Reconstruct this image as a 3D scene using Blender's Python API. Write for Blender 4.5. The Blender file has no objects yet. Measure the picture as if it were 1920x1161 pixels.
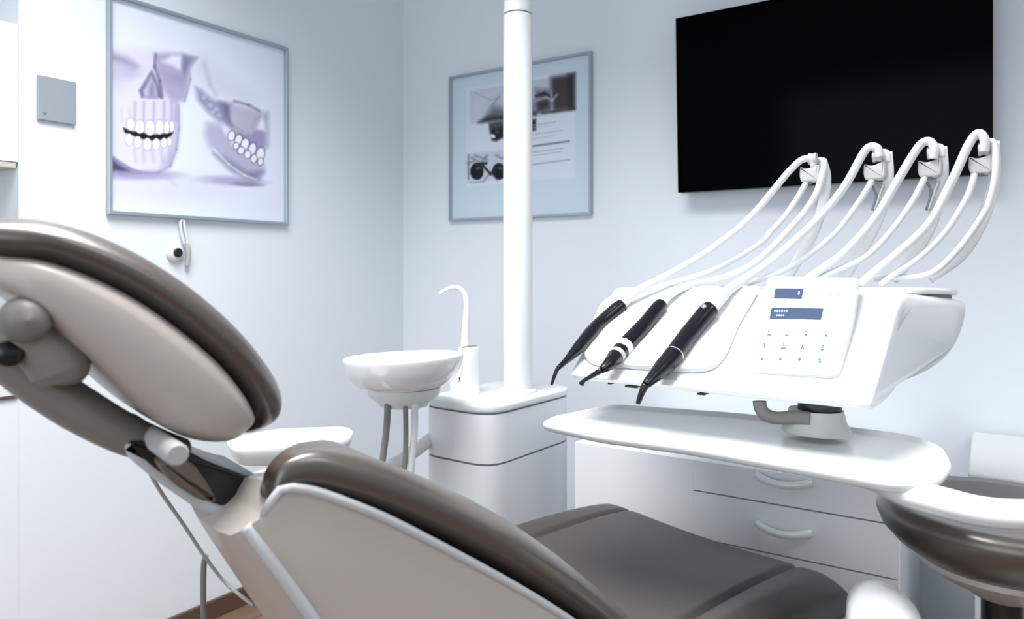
import bpy, bmesh, math, random
import numpy as np
from mathutils import Vector, Matrix

# ------------------------------------------------------------------ camera
CAM = Vector((2.14, -2.38, 1.15))
F = 1358.0                      # focal length in pixels of the 1920 px wide frame
HX, HY = 960.0, 505.0           # where the level optical axis meets the frame
YAW = math.radians(33.4)
AX = Vector((-math.sin(YAW), math.cos(YAW), 0))     # optical axis
RX = Vector((math.cos(YAW), math.sin(YAW), 0))      # to the right
UP = Vector((0, 0, 1))
scene = bpy.context.scene
cd = bpy.data.cameras.new('camera'); cam = bpy.data.objects.new('camera', cd)
scene.collection.objects.link(cam); scene.camera = cam
cd.sensor_width = 36; cd.lens = 36 * F / 1920; cd.shift_y = -(580.5 - HY) / 1920
cd.clip_start = 0.05
cam.location = CAM; cam.rotation_euler = (math.pi / 2, 0, YAW)
cd.dof.use_dof = True; cd.dof.focus_distance = 1.42; cd.dof.aperture_fstop = 4.5

# ------------------------------------------------------------------ light
scene.view_settings.view_transform = 'Standard'; scene.view_settings.look = 'None'
scene.view_settings.gamma = 1; scene.view_settings.exposure = 0.25
scene.view_settings.use_curve_mapping = False
wd = bpy.data.worlds.new('world'); scene.world = wd; wd.use_nodes = True
bgn = wd.node_tree.nodes['Background']; bgn.inputs[0].default_value = (0.80, 0.90, 1.0, 1)
bgn.inputs[1].default_value = 0.52
def area(name, loc, target, sx, sy, power, col=(1, 1, 1), spread=180):
    ld = bpy.data.lights.new(name, 'AREA'); ld.shape = 'RECTANGLE'; ld.size = sx; ld.size_y = sy
    ld.energy = power; ld.color = col; ld.spread = math.radians(spread)
    o = bpy.data.objects.new(name, ld); scene.collection.objects.link(o); o.location = loc
    o.rotation_euler = (Vector(target) - Vector(loc)).to_track_quat('-Z', 'Y').to_euler()
    return o
area('ceiling_lamp_light', (1.15, -1.70, 2.62), (1.15, -1.70, 0), 1.3, .9, 42, (1, .985, .97), 125)
area('ceiling_lamp_light', (3.3, -1.6, 2.62), (3.3, -1.6, 0), 1.2, 1.2, 16, (1, .985, .97), 125)
area('window_light', (1.9, -4.8, 1.5), (1.0, -1.0, 1.0), 2.8, 1.8, 30, (.88, .94, 1))

# ------------------------------------------------------------------ materials
def mat(name, col, rough=.5, metal=0, coat=0, spec=.5, bump=0, bscale=200, var=0, vscale=3, emit=None, estr=1):
    m = bpy.data.materials.new(name); m.use_nodes = True; nt = m.node_tree
    b = nt.nodes['Principled BSDF']; b.inputs['Base Color'].default_value = (*col, 1)
    b.inputs['Roughness'].default_value = rough; b.inputs['Metallic'].default_value = metal
    b.inputs['Coat Weight'].default_value = coat; b.inputs['Coat Roughness'].default_value = .22 if 'leather' in name else .08
    b.inputs['Specular IOR Level'].default_value = spec
    if name == 'taupe_leather': b.inputs['Coat IOR'].default_value = 1.85; b.inputs['Coat Roughness'].default_value = .30
    tc = nt.nodes.new('ShaderNodeTexCoord')
    if bump:
        n = nt.nodes.new('ShaderNodeTexNoise'); n.inputs['Scale'].default_value = bscale
        bp = nt.nodes.new('ShaderNodeBump'); bp.inputs['Strength'].default_value = bump
        bp.inputs['Distance'].default_value = .001
        nt.links.new(tc.outputs['Object'], n.inputs['Vector']); nt.links.new(n.outputs['Fac'], bp.inputs['Height'])
        nt.links.new(bp.outputs['Normal'], b.inputs['Normal'])
    if var:
        n = nt.nodes.new('ShaderNodeTexNoise'); n.inputs['Scale'].default_value = vscale
        mx = nt.nodes.new('ShaderNodeMix'); mx.data_type = 'RGBA'
        mx.inputs[6].default_value = (*[c * (1 - var) for c in col], 1)
        mx.inputs[7].default_value = (*[min(1, c * (1 + var)) for c in col], 1)
        nt.links.new(tc.outputs['Object'], n.inputs['Vector']); nt.links.new(n.outputs['Fac'], mx.inputs[0])
        nt.links.new(mx.outputs[2], b.inputs['Base Color'])
    if emit:
        b.inputs['Emission Color'].default_value = (*emit, 1); b.inputs['Emission Strength'].default_value = estr
    return m
M = dict(
    wall=mat('wall_paint', (.76, .81, .865), .85, bump=.15, bscale=90, var=.01, vscale=2),
    ceiling=mat('ceiling_paint', (.80, .82, .85), .9),
    white=mat('white_plastic', (.75, .77, .785), .28, coat=.3, var=.01),
    softwhite=mat('soft_white', (.75, .77, .78), .45, var=.01),
    bowl=mat('white_ceramic', (.80, .81, .82), .12, coat=.6),
    lacquer=mat('white_lacquer', (.80, .84, .88), .4, var=.01),
    grey=mat('grey_plastic', (.42, .42, .41), .45, var=.03, vscale=8),
    clampgrey=mat('clamp_grey', (.52, .53, .52), .4, var=.03, vscale=8),
    shell=mat('light_taupe_shell', (.46, .415, .38), .38, coat=.1, var=.02, vscale=5),
    rim=mat('pale_shell_rim', (.52, .54, .555), .35),
    armgrey=mat('warm_grey_plastic', (.20, .19, .175), .45, var=.04, vscale=6),
    brown=mat('brown_plastic', (.13, .10, .08), .5, var=.04, vscale=8),
    leather=mat('taupe_leather', (.050, .036, .028), .42, coat=.7, spec=.6, bump=.25, bscale=420, var=.04, vscale=6),
    seatleather=mat('dark_taupe_leather', (.052, .044, .041), .42, spec=.5, bump=.25, bscale=420, var=.04, vscale=6),
    black=mat('black_plastic', (.008, .008, .010), .3),
    gloss=mat('glossy_black', (.003, .003, .007), .22, coat=.15, spec=.35),
    screen=mat('black_screen', (.0006, .0006, .001), .12, spec=.03),
    alu=mat('brushed_aluminium', (.40, .46, .52), .35, metal=.55, var=.03, vscale=30),
    plate=mat('grey_metal_plate', (.33, .37, .42), .45, metal=.3, var=.03, vscale=12),
    chrome=mat('polished_steel', (.75, .76, .78), .15, metal=1),
    seam=mat('seam_grey', (.18, .20, .23), .7),  # one even dark grey for seams, lid gap, plinth, badge, pins and springs
    hose=mat('white_silicone_hose', (.70, .72, .735), .35, var=.01),
    ghose=mat('grey_hose', (.22, .22, .215), .35, var=.05, vscale=10),
    lcd=mat('lcd_blue_grey', (.055, .085, .15), .25),
    lcdtext=mat('lcd_text', (.42, .58, .85), .4),
    key=mat('pale_blue_key', (.38, .52, .80), .5),
    icon=mat('key_icon_grey', (.10, .12, .18), .6),
    membrane=mat('keypad_membrane', (.76, .79, .86), .35),
    base=mat('brown_skirting', (.10, .058, .038), .5, var=.12, vscale=12),
    green=mat('dark_green_plastic', (.02, .07, .05), .4),
    splash=mat('cream_backsplash', (.50, .49, .44), .5),
    wood=mat('brown_edge', (.10, .06, .045), .5),
)
def wood_floor():
    m = bpy.data.materials.new('oak_laminate'); m.use_nodes = True; nt = m.node_tree; b = nt.nodes['Principled BSDF']
    tc = nt.nodes.new('ShaderNodeTexCoord'); mp = nt.nodes.new('ShaderNodeMapping'); mp.inputs['Rotation'].default_value = (0, 0, math.pi / 2)
    br = nt.nodes.new('ShaderNodeTexBrick'); br.inputs['Scale'].default_value = 1; br.inputs['Brick Width'].default_value = 1.2
    br.inputs['Row Height'].default_value = .16; br.inputs['Mortar Size'].default_value = .003
    br.inputs['Color1'].default_value = (.30, .19, .135, 1); br.inputs['Color2'].default_value = (.24, .15, .11, 1)
    br.inputs['Mortar'].default_value = (.07, .045, .03, 1)
    n = nt.nodes.new('ShaderNodeTexNoise'); n.inputs['Scale'].default_value = 9; n.inputs['Detail'].default_value = 6
    mp2 = nt.nodes.new('ShaderNodeMapping'); mp2.inputs['Scale'].default_value = (8, .7, 1)
    mx = nt.nodes.new('ShaderNodeMix'); mx.data_type = 'RGBA'; mx.blend_type = 'MULTIPLY'; mx.inputs[0].default_value = .5
    nt.links.new(tc.outputs['Object'], mp.inputs['Vector']); nt.links.new(mp.outputs[0], br.inputs['Vector'])
    nt.links.new(tc.outputs['Object'], mp2.inputs['Vector']); nt.links.new(mp2.outputs[0], n.inputs['Vector'])
    nt.links.new(br.outputs['Color'], mx.inputs[6]); nt.links.new(n.outputs['Color'], mx.inputs[7])
    nt.links.new(mx.outputs[2], b.inputs['Base Color']); b.inputs['Roughness'].default_value = .45
    return m
M['floor'] = wood_floor()
def print_mat(name):
    m = bpy.data.materials.new(name); m.use_nodes = True; nt = m.node_tree; b = nt.nodes['Principled BSDF']
    a = nt.nodes.new('ShaderNodeVertexColor'); a.layer_name = 'ink'
    nt.links.new(a.outputs['Color'], b.inputs['Base Color']); b.inputs['Roughness'].default_value = .6
    b.inputs['Specular IOR Level'].default_value = .3
    return m
M['print1'] = print_mat('skull_print_ink'); M['print2'] = print_mat('certificate_print_ink')

# ------------------------------------------------------------------ coordinates
def ray(px, py): return AX + RX * ((px - HX) / F) + UP * ((HY - py) / F)
def hit(px, py, P0, N):
    d = ray(px, py); return CAM + d * ((P0 - CAM).dot(N) / d.dot(N))
def dep(px, py, t): return CAM + ray(px, py) * t
def onx(px, py, x=0.0): return hit(px, py, Vector((x, 0, 0)), Vector((1, 0, 0)))
def ony(px, py, y=0.0): return hit(px, py, Vector((0, y, 0)), Vector((0, 1, 0)))
# dentist's element frame: E along its front, NN towards its back
E = RX * .8 - AX * .6; NN = RX * .6 + AX * .8
def EN(e, n, z): return Vector((CAM.x, CAM.y, 0)) + E * e + NN * n + UP * z
def onn(px, py, n): return hit(px, py, EN(0, n, 0), NN)
# chair frame: U from head to feet, W across to the far side
U = RX * .766 + AX * .643; W = -RX * .643 + AX * .766
def SW(s, w, z): return Vector((CAM.x, CAM.y, 0)) + U * s + W * w + UP * z
def onw(px, py, w): return hit(px, py, SW(0, w, 0), W)
def sz(px, py, w):
    p = onw(px, py, w); return ((p - CAM).dot(U), p.z)

# ------------------------------------------------------------------ builders
C = scene.collection
def wloc(o):
    v = Vector((0, 0, 0))
    while o: v += o.location; o = o.parent
    return v
def tag(o, label=None, cat=None, group=None, kind=None):
    if label: o['label'] = label
    if cat: o['category'] = cat
    if group: o['group'] = group
    if kind: o['kind'] = kind
    return o
def root(name, loc, label, cat, group=None):
    o = bpy.data.objects.new(name, None); C.objects.link(o); o.location = loc; o.empty_display_size = .05
    return tag(o, label, cat, group)
def mk(name, verts, faces, m, parent=None, smooth=True, sharp=None, bevel=0, seg=3):
    vs = [Vector(v) for v in verts]
    if parent: org = wloc(parent)
    else:
        xs = [v.x for v in vs]; ys = [v.y for v in vs]; zs = [v.z for v in vs]
        org = Vector(((min(xs) + max(xs)) / 2, (min(ys) + max(ys)) / 2, min(zs)))
    me = bpy.data.meshes.new(name); me.from_pydata([v - org for v in vs], [], faces)
    bm = bmesh.new(); bm.from_mesh(me); bmesh.ops.remove_doubles(bm, verts=bm.verts, dist=1e-6)
    bmesh.ops.recalc_face_normals(bm, faces=bm.faces); bm.to_mesh(me); bm.free()
    me.materials.append(M[m])
    if smooth:
        me.shade_smooth()
        if sharp: me.set_sharp_from_angle(angle=math.radians(sharp))
    o = bpy.data.objects.new(name, me); C.objects.link(o)
    if parent: o.parent = parent
    else: o.location = org
    if bevel:
        b = o.modifiers.new('bevel', 'BEVEL'); b.width = bevel; b.segments = seg; b.limit_method = 'ANGLE'
        b.angle_limit = math.radians(35); b.harden_normals = True
    return o
class G:                                                  # geometry accumulator for ONE mesh
    def __init__(s): s.v = []; s.f = []
    def add(s, v, f):
        k = len(s.v); s.v += [Vector(x) for x in v]; s.f += [tuple(i + k for i in t) for t in f]; return s
    def mk(s, name, m, parent=None, **k): return mk(name, s.v, s.f, m, parent, **k)
def rings(R, cap=True, closed=False):
    n = len(R[0]); v = [p for r in R for p in r]; f = []
    m = len(R)
    for i in range(m if closed else m - 1):
        a = i * n; b = ((i + 1) % m) * n
        for j in range(n): f.append((a + j, a + (j + 1) % n, b + (j + 1) % n, b + j))
    if cap and not closed: f += [tuple(range(n - 1, -1, -1)), tuple(range((m - 1) * n, m * n))]
    return v, f
def box(a, b):
    x0, y0, z0 = a; x1, y1, z1 = b
    v = [(x0, y0, z0), (x1, y0, z0), (x1, y1, z0), (x0, y1, z0), (x0, y0, z1), (x1, y0, z1), (x1, y1, z1), (x0, y1, z1)]
    return v, [(0, 3, 2, 1), (4, 5, 6, 7), (0, 1, 5, 4), (1, 2, 6, 5), (2, 3, 7, 6), (3, 0, 4, 7)]
def crom(P, k=6, closed=False):
    P = [Vector(p) for p in P]; n = len(P); out = []
    rng = range(n) if closed else range(n - 1)
    for i in rng:
        if closed: p0, p1, p2, p3 = P[i - 1], P[i], P[(i + 1) % n], P[(i + 2) % n]
        else: p0, p1, p2, p3 = P[max(i - 1, 0)], P[i], P[i + 1], P[min(i + 2, n - 1)]
        for j in range(k):
            t = j / k
            out.append(.5 * ((2 * p1) + (p2 - p0) * t + (2 * p0 - 5 * p1 + 4 * p2 - p3) * t * t + (-p0 + 3 * p1 - 3 * p2 + p3) * t ** 3))
    if not closed: out.append(P[-1])
    return out
def tube(P, r, k=6, res=14, flat=None, side=None):
    """sweep; r number or list per control point; flat=(a,b) section scale along side / other"""
    n = len(P)
    if not isinstance(r, (list, tuple)): r = [r] * n
    Q = crom(P, k) if k > 1 else [Vector(p) for p in P]
    rr = []
    if k > 1:
        for i in range(n - 1):
            for j in range(k): rr.append(r[i] + (r[i + 1] - r[i]) * j / k)
        rr.append(r[-1])
    else: rr = list(r)
    R = []; nrm = None
    for i, q in enumerate(Q):
        t = (Q[min(i + 1, len(Q) - 1)] - Q[max(i - 1, 0)]).normalized()
        if nrm is None:
            ref = Vector(side) if side else (UP if abs(t.z) < .9 else Vector((1, 0, 0)))
            nrm = (ref - t * ref.dot(t)).normalized()
        else: nrm = (nrm - t * nrm.dot(t)).normalized()
        if side: s = Vector(side); nrm = (s - t * s.dot(t)).normalized()
        b = t.cross(nrm)
        fa, fb = flat if flat else (1, 1)
        R.append([q + nrm * (math.cos(a) * rr[i] * fa) + b * (math.sin(a) * rr[i] * fb) for a in [2 * math.pi * j / res for j in range(res)]])
    return rings(R)
def lathe(c, prof, res=40, axis=UP, sx=1, sy=1, dirx=None):
    """prof: list of (r, h)"""
    axis = Vector(axis).normalized(); c = Vector(c)
    x = Vector(dirx) if dirx else (Vector((1, 0, 0)) if abs(axis.x) < .9 else Vector((0, 1, 0)))
    x = (x - axis * x.dot(axis)).normalized(); y = axis.cross(x)
    return rings([[c + axis * h + x * (math.cos(a) * r * sx) + y * (math.sin(a) * r * sy) for a in [2 * math.pi * j / res for j in range(res)]] for r, h in prof])
def rpoly(P, rad, k=5):
    """round the corners of a planar polygon (3-D points)"""
    P = [Vector(p) for p in P]; n = len(P); out = []
    if not isinstance(rad, (list, tuple)): rad = [rad] * n
    for i in range(n):
        a, b, c = P[i - 1], P[i], P[(i + 1) % n]
        r = min(rad[i], (a - b).length * .48, (c - b).length * .48)
        if r < 1e-5: out.append(b); continue
        p = b + (a - b).normalized() * r; q = b + (c - b).normalized() * r
        for j in range(k + 1):
            t = j / k; out.append(p * (1 - t) ** 2 + b * 2 * t * (1 - t) + q * t * t)
    return out
def prism(P, d):
    """planar polygon extruded by vector d"""
    d = Vector(d); return rings([P, [p + d for p in P]])
def soft_slab(P, d, r, k=4):
    """slab whose rim is rounded by radius r on both faces (inset towards centroid)"""
    d = Vector(d); L = d.length; dn = d.normalized(); c = sum(P, Vector()) / len(P)
    n = len(P); inn = []
    for i in range(n):
        t = (P[(i + 1) % n] - P[i - 1]).normalized(); q = dn.cross(t)
        if q.dot(c - P[i]) < 0: q = -q
        inn.append(q)
    R = []
    for j in range(k + 1):
        a = math.pi / 2 * j / k
        R.append([p + inn[i] * r * (1 - math.sin(a)) + dn * (r * (1 - math.cos(a))) for i, p in enumerate(P)])
    for j in range(k + 1):
        a = math.pi / 2 * j / k
        R.append([p + inn[i] * r * (1 - math.cos(a)) + dn * (L - r * (1 - math.sin(a))) for i, p in enumerate(P)])
    return rings(R)
def pillow(T, B, w0, hws, p=2.6, nearw=None, res=40, dip=0, k=5, cut=0, cutlen=.35):
    """loft between a top and a bottom contour (lists of (s,z)) across the chair; superellipse sections"""
    T = [Vector((a, b, 0)) for a, b in T]; B = [Vector((a, b, 0)) for a, b in B]
    H = crom([Vector((h, (nearw[i] + h) if nearw else w0, 0)) for i, h in enumerate(hws)], k); T = crom(T, k); B = crom(B, k)
    R = []
    for i_, (t, b, h) in enumerate(zip(T, B, H)):
        pr_ = max(0, 1 - i_ / (len(T) * cutlen)) ** 1.3
        c = (t + b) / 2; d = (t - b) / 2; hw = h.x; w0 = h.y; ring = []
        for j in range(res):
            a = 2 * math.pi * j / res; ca, sa = math.cos(a), math.sin(a)
            x = math.copysign(abs(ca) ** (2 / p), ca); y = math.copysign(abs(sa) ** (2 / p), sa)
            dd = dip * max(0, 1 - (abs(x) / .75) ** 2) if y > 0 else 0
            q = c + d * (y - dd * 2 * (y > 0))
            sh = cut * pr_ * math.exp(-(x / .80) ** 6)
            ring.append(SW(q.x + sh, w0 + x * hw, q.y - sh * .30))
        R.append(ring)
    return rings(R)

# ------------------------------------------------------------------ the room
def struct(o): o['kind'] = 'structure'; return o
NY = onx(35, 305).y                    # the niche begins here on the left wall
struct(mk('floor', *box((-.8, -5.2, -.06), (5.2, .12, 0)), 'floor', smooth=False))
g = G(); g.add(*box((-.12, NY, 0), (0, 0, 2.7))); g.add(*box((-.12, -5.2, 2.45), (0, NY, 2.7)))
struct(g.mk('wall_left', 'wall', smooth=False))
struct(mk('wall_back', *box((-.12, 0, 0), (5.2, .12, 2.7)), 'wall', smooth=False))
g = G(); g.add(*box((-.74, -5.2, 0), (-.62, NY + .12, 2.7))); g.add(*box((-.62, NY + .001, 0), (-.12, NY + .12, 2.7)))
struct(g.mk('wall_niche', 'wall', smooth=False))
struct(mk('ceiling', *box((-.8, -5.2, 2.7), (5.2, .12, 2.8)), 'ceiling', smooth=False))
struct(mk('baseboard_left', *box((0, NY, 0), (.014, 0, .062)), 'base', smooth=False, bevel=.003))
struct(mk('baseboard_back', *box((.014, -.014, 0), (5.2, 0, .062)), 'base', smooth=False, bevel=.003))

# niche with built-in units
z1 = onx(15, 303).z; z2 = onx(15, 41).z
rt = root('wall_cabinet', (-.2, NY - .6, z1), 'white flat-fronted wall cabinet in the niche at the left edge, above the counter', 'cabinet')
mk('cabinet_body', *box((-.40, NY - 1.2, z1), (-.022, NY - .0005, z2)), 'lacquer', rt, smooth=False)
mk('door', *box((-.020, NY - .60, z1 + .002), (-.002, NY - .0008, z2)), 'lacquer', rt, smooth=False)
mk('door', *box((-.020, NY - 1.2, z1 + .002), (-.002, NY - .603, z2)), 'lacquer', rt, smooth=False, bevel=.002)
mk('bottom_edge', *box((-.40, NY - 1.2, z1 - .014), (-.004, NY - .005, z1)), 'splash', rt, smooth=False)
mk('backsplash', *box((-.615, NY - 1.3, .875), (-.605, NY - .004, z1 - .02)), 'splash', smooth=False)
tag(bpy.data.objects['backsplash'], 'cream coloured backsplash panel in the niche under the white wall cabinet', 'panel')
zc = onx(19, 748).z
rt = root('base_cabinet', (-.3, NY - .6, 0), 'white base cabinet in the niche at the left edge, its front flush with the wall', 'cabinet')
mk('cabinet_body', *box((-.60, NY - 1.2, 0), (0, NY - .0003, zc)), 'wall', rt, smooth=False)
mk('worktop_edge', *box((-.61, NY - 1.2, zc), (.006, NY - .004, zc + .007)), 'wood', rt, smooth=False)
mk('worktop', *box((-.60, NY - 1.2, zc + .007), (.005, NY - .004, zc + .035)), 'softwhite', rt, smooth=False, bevel=.003)
zt = zc + .035
p = hit(14, 712, Vector((0, 0, zt)), UP)
rt = root('dental_tool_stand', (p.x, p.y, zt), 'small dark stand with round knob on the niche counter at the left edge', 'holder')
mk('stand_base', *lathe((p.x, p.y, zt), [(.001, 0), (.026, 0), (.026, .006), (.02, .009), (.001, .01)]), 'black', rt)
mk('stem', *lathe((p.x, p.y, zt + .009), [(.002, 0), (.002, .012)], 10), 'chrome', rt)
mk('knob', *lathe((p.x, p.y, zt + .02), [(.001, 0), (.007, .002), (.009, .008), (.007, .014), (.001, .016)], 20), 'black', rt)
p = onx(4, 600, -.45)
rt = root('bottle', (p.x, p.y, zt), 'dark green bottle on the niche counter seen left of the headrest', 'bottle')
hgt = onx(4, 555, -.45).z - zt
mk('bottle_body', *lathe((p.x, p.y, zt), [(.001, 0), (.027, 0), (.03, .01), (.03, hgt * .62), (.012, hgt * .75), (.011, hgt * .8), (.001, hgt * .8)]), 'green', rt)
mk('cap', *lathe((p.x, p.y, zt + hgt * .8), [(.001, 0), (.014, 0), (.014, hgt * .18), (.001, hgt * .2)], 24), 'white', rt)

# grey plate on the left wall
P = [onx(68, 143), onx(140, 152), onx(139, 234), onx(68, 225)]
ym = (P[0].y + P[3].y) / 2; yM = (P[1].y + P[2].y) / 2; zb = onx(104, 230).z; zt2 = onx(104, 148).z
rt = root('wall_plate', (0, (ym + yM) / 2, zb), 'square grey metal plate on the left wall beside the skull picture', 'wall plate')
mk('plate', *box((0.0005, ym, zb), (.011, yM, zt2)), 'plate', rt, smooth=False, bevel=.002)
mk('badge', *lathe((.011, ym + .016, zb + .02), [(.001, 0), (.004, 0), (.004, .001), (.001, .0012)], 16, axis=(1, 0, 0)), 'seam', rt)

# ------------------------------------------------------------------ prints
def sdist(poly, X, Y):
    """signed distance (inside positive) to a polygon, vectorised"""
    P = np.array(poly, float); n = len(P); d = np.full(X.shape, 1e9); ins = np.zeros(X.shape, bool)
    for i in range(n):
        ax, ay = P[i]; bx, by = P[(i + 1) % n]; ex, ey = bx - ax, by - ay
        t = np.clip(((X - ax) * ex + (Y - ay) * ey) / (ex * ex + ey * ey + 1e-9), 0, 1)
        d = np.minimum(d, np.hypot(X - ax - t * ex, Y - ay - t * ey))
        c = ((ay > Y) != (by > Y)) & (X < (bx - ax) * (Y - ay) / (by - ay + 1e-12) + ax)
        ins ^= c
    return np.where(ins, d, -d)
def lin(c): c = np.array(c, float) / 255; return np.where(c < .04045, c / 12.92, ((c + .055) / 1.055) ** 2.4)
class Ink:
    def __init__(s, X, Y, bg): s.X, s.Y = X, Y; s.c = np.ones(X.shape + (3,)) * np.array(bg, float)
    def mix(s, a, col): a = np.clip(a, 0, 1)[..., None]; s.c = s.c * (1 - a) + np.array(col, float) * a
    def poly(s, P, col, blur=2, al=1): s.mix(al * (sdist(P, s.X, s.Y) / blur * .5 + .5), col)
    def ell(s, cx, cy, rx, ry, col, blur=.3, al=1, rot=0):
        c, q = math.cos(rot), math.sin(rot); dx, dy = s.X - cx, s.Y - cy
        u = (dx * c + dy * q) / rx; v = (-dx * q + dy * c) / ry; r = np.hypot(u, v)
        s.mix(al * np.clip((1 - r) / blur + .5, 0, 1), col)
    def line(s, P, w, col, blur=1.5, al=1):
        for a, b in zip(P[:-1], P[1:]):
            ex, ey = b[0] - a[0], b[1] - a[1]
            t = np.clip(((s.X - a[0]) * ex + (s.Y - a[1]) * ey) / (ex * ex + ey * ey), 0, 1)
            d = np.hypot(s.X - a[0] - t * ex, s.Y - a[1] - t * ey)
            s.mix(al * np.clip((w - d) / blur + .5, 0, 1), col)
def print_mesh(name, A, B, D, paint, m, parent, nu, nv):
    """flat grid sheet A (lower left), B (lower right), D (upper left) inked per vertex"""
    us, vs = np.meshgrid(np.linspace(0, 1, nu), np.linspace(0, 1, nv))
    A, B, D = Vector(A), Vector(B), Vector(D); org = wloc(parent)
    pts = np.array(A)[None, None] + us[..., None] * np.array(B - A) + vs[..., None] * np.array(D - A)
    rel = pts - np.array(CAM); t = rel @ np.array(AX)
    X = HX + F * (rel @ np.array(RX)) / t; Y = HY - F * rel[..., 2] / t
    col = lin(paint(X, Y))
    me = bpy.data.meshes.new(name)
    idx = np.arange(nu * nv).reshape(nv, nu)
    f = np.stack([idx[:-1, :-1], idx[:-1, 1:], idx[1:, 1:], idx[1:, :-1]], -1).reshape(-1, 4)
    me.from_pydata((pts.reshape(-1, 3) - np.array(org)).tolist(), [], f.tolist())
    at = me.color_attributes.new('ink', 'FLOAT_COLOR', 'POINT')
    at.data.foreach_set('color', np.concatenate([col.reshape(-1, 3), np.ones((nu * nv, 1))], 1).ravel())
    me.materials.append(M[m]); o = bpy.data.objects.new(name, me); C.objects.link(o); o.parent = parent
    return o
k = 1 / 2.638
def S(*pts): return [(x * k, y * k) for x, y in pts]
def paint_skull(X, Y):
    I = Ink(X, Y, (236, 239, 250))
    I.ell(420, 150, 190, 150, (243, 246, 253), 1.2, .8)
    bone = (231, 229, 243); lav = (196, 192, 216); dk = (150, 147, 176)
    # left head, seen from the front
    I.poly(S((545, 235), (640, 232), (760, 250), (850, 262), (930, 300), (945, 350), (940, 400), (912, 500), (884, 512), (884, 640), (872, 740), (842, 820), (780, 857), (720, 857), (640, 832), (545, 775)), bone, 10)
    I.poly(S((545, 262), (620, 285), (680, 325), (670, 335), (610, 320), (545, 300)), dk, 9, .75)
    I.ell(620 * k, 355 * k, 28, 14, (190, 188, 212), 1.1, .6)
    I.poly(S((545, 300), (600, 330), (640, 400), (600, 450), (545, 440)), (215, 212, 232), 14, .6)
    I.poly(S((760, 262), (900, 262), (975, 285), (935, 350), (942, 392), (912, 500), (850, 505), (800, 440), (770, 350)), lav, 5, .9)
    I.poly(S((800, 305), (850, 272), (905, 270), (900, 352), (850, 325)), (238, 238, 248), 4, .9)
    I.poly(S((905, 272), (975, 285), (940, 330), (915, 380), (900, 345)), dk, 5, .9)
    I.poly(S((800, 350), (900, 375), (920, 390), (905, 420), (830, 400)), (176, 172, 200), 8, .6)
    I.line(S((770, 270), (765, 330), (790, 400), (803, 480)), 2.2, (120, 118, 150), 5, .7)
    I.poly(S((750, 345), (718, 400), (688, 448), (700, 484), (803, 486), (788, 425)), (130, 128, 158), 3, .9)
    I.poly(S((748, 372), (725, 415), (706, 450), (714, 482), (782, 484), (775, 425)), (214, 212, 230), 4, .95)
    I.poly(S((752, 400), (735, 440), (735, 478), (765, 480), (765, 430)), (158, 156, 184), 5, .8)
    for x in (668, 712, 762, 812, 850, 872): I.line(S((x, 505), (x - 2, 595)), 2.2, (186, 182, 208), 6, .65)
    for x in (600, 640): I.line(S((x, 540), (x + 3, 600)), 1.6, (205, 203, 224), 6, .5)
    for x in (665, 708, 752, 798, 838): I.line(S((x, 740), (x + 6, 800)), 2.0, (196, 193, 216), 8, .6)
    I.poly(S((875, 520), (884, 640), (872, 740), (842, 820), (780, 857), (830, 770), (858, 700), (862, 600)), (180, 177, 205), 8, .6)
    I.poly(S((610, 632), (650, 650), (700, 655), (740, 668), (790, 665), (856, 655), (840, 678), (805, 690), (750, 694), (690, 684), (645, 664), (618, 655)), (6, 6, 10), 2.2)
    for x, y, w, h in ((645, 615, 21, 30), (692, 628, 23, 34), (741, 634, 25, 38), (789, 630, 20, 36), (824, 630, 14, 32), (850, 626, 11, 28)):
        I.ell(x * k, y * k, (w + 2) * k, (h + 2) * k, (150, 147, 172), .4, .45); I.ell(x * k, y * k, w * k * .93, h * k * .95, (250, 250, 254), .25)
    for x, y, w, h in ((638, 690, 19, 30), (682, 702, 19, 30), (729, 712, 20, 32), (773, 712, 18, 30), (811, 706, 15, 26), (838, 700, 11, 22)):
        I.ell(x * k, y * k, (w + 2) * k, (h + 2) * k, (152, 150, 176), .4, .45); I.ell(x * k, y * k, w * k * .93, h * k * .95, (246, 246, 252), .25)
    I.poly(S((545, 770), (600, 810), (660, 845), (700, 858), (610, 862), (545, 850)), (105, 100, 135), 6, .85)
    I.ell(700 * k, 868 * k, 66, 9, (160, 156, 186), .9, .75)
    I.line(S((790, 862), (830, 880), (870, 915)), 2.2, (190, 187, 208), 8, .5)
    I.line(S((884, 520), (884, 640), (872, 740), (842, 820), (780, 857), (720, 857), (640, 832), (560, 780)), 1.2, (150, 147, 178), 5, .6)
    I.line(S((912, 500), (942, 392), (935, 350)), 1.2, (150, 147, 178), 4, .6)
    # right head, seen from the side
    I.poly(S((950, 300), (1000, 270), (1100, 350), (1250, 480), (1240, 530), (1150, 500), (1060, 470), (980, 430), (945, 360)), (226, 227, 241), 20, .7)
    I.line(S((1010, 310), (1040, 420), (1070, 470)), 3, (206, 205, 226), 10, .6)
    I.poly(S((965, 428), (1000, 445), (1050, 490), (1120, 510), (1140, 590), (1130, 620), (1085, 605), (1030, 560), (975, 495)), (182, 180, 206), 5, .95)
    for x, y in ((1010, 480), (1040, 520), (1070, 540), (1085, 570), (1050, 555)): I.ell(x * k, y * k, 5, 4, (212, 212, 228), .8, .7)
    I.poly(S((1085, 505), (1150, 515), (1150, 600), (1200, 650), (1140, 635), (1105, 570)), (150, 146, 176), 6, .9)
    I.poly(S((1140, 510), (1270, 545), (1290, 580), (1240, 655), (1170, 640), (1140, 570)), (208, 206, 220), 6, .95)
    I.line(S((1160, 500), (1230, 520), (1285, 550)), 2, (140, 138, 168), 5, .7)
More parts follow.
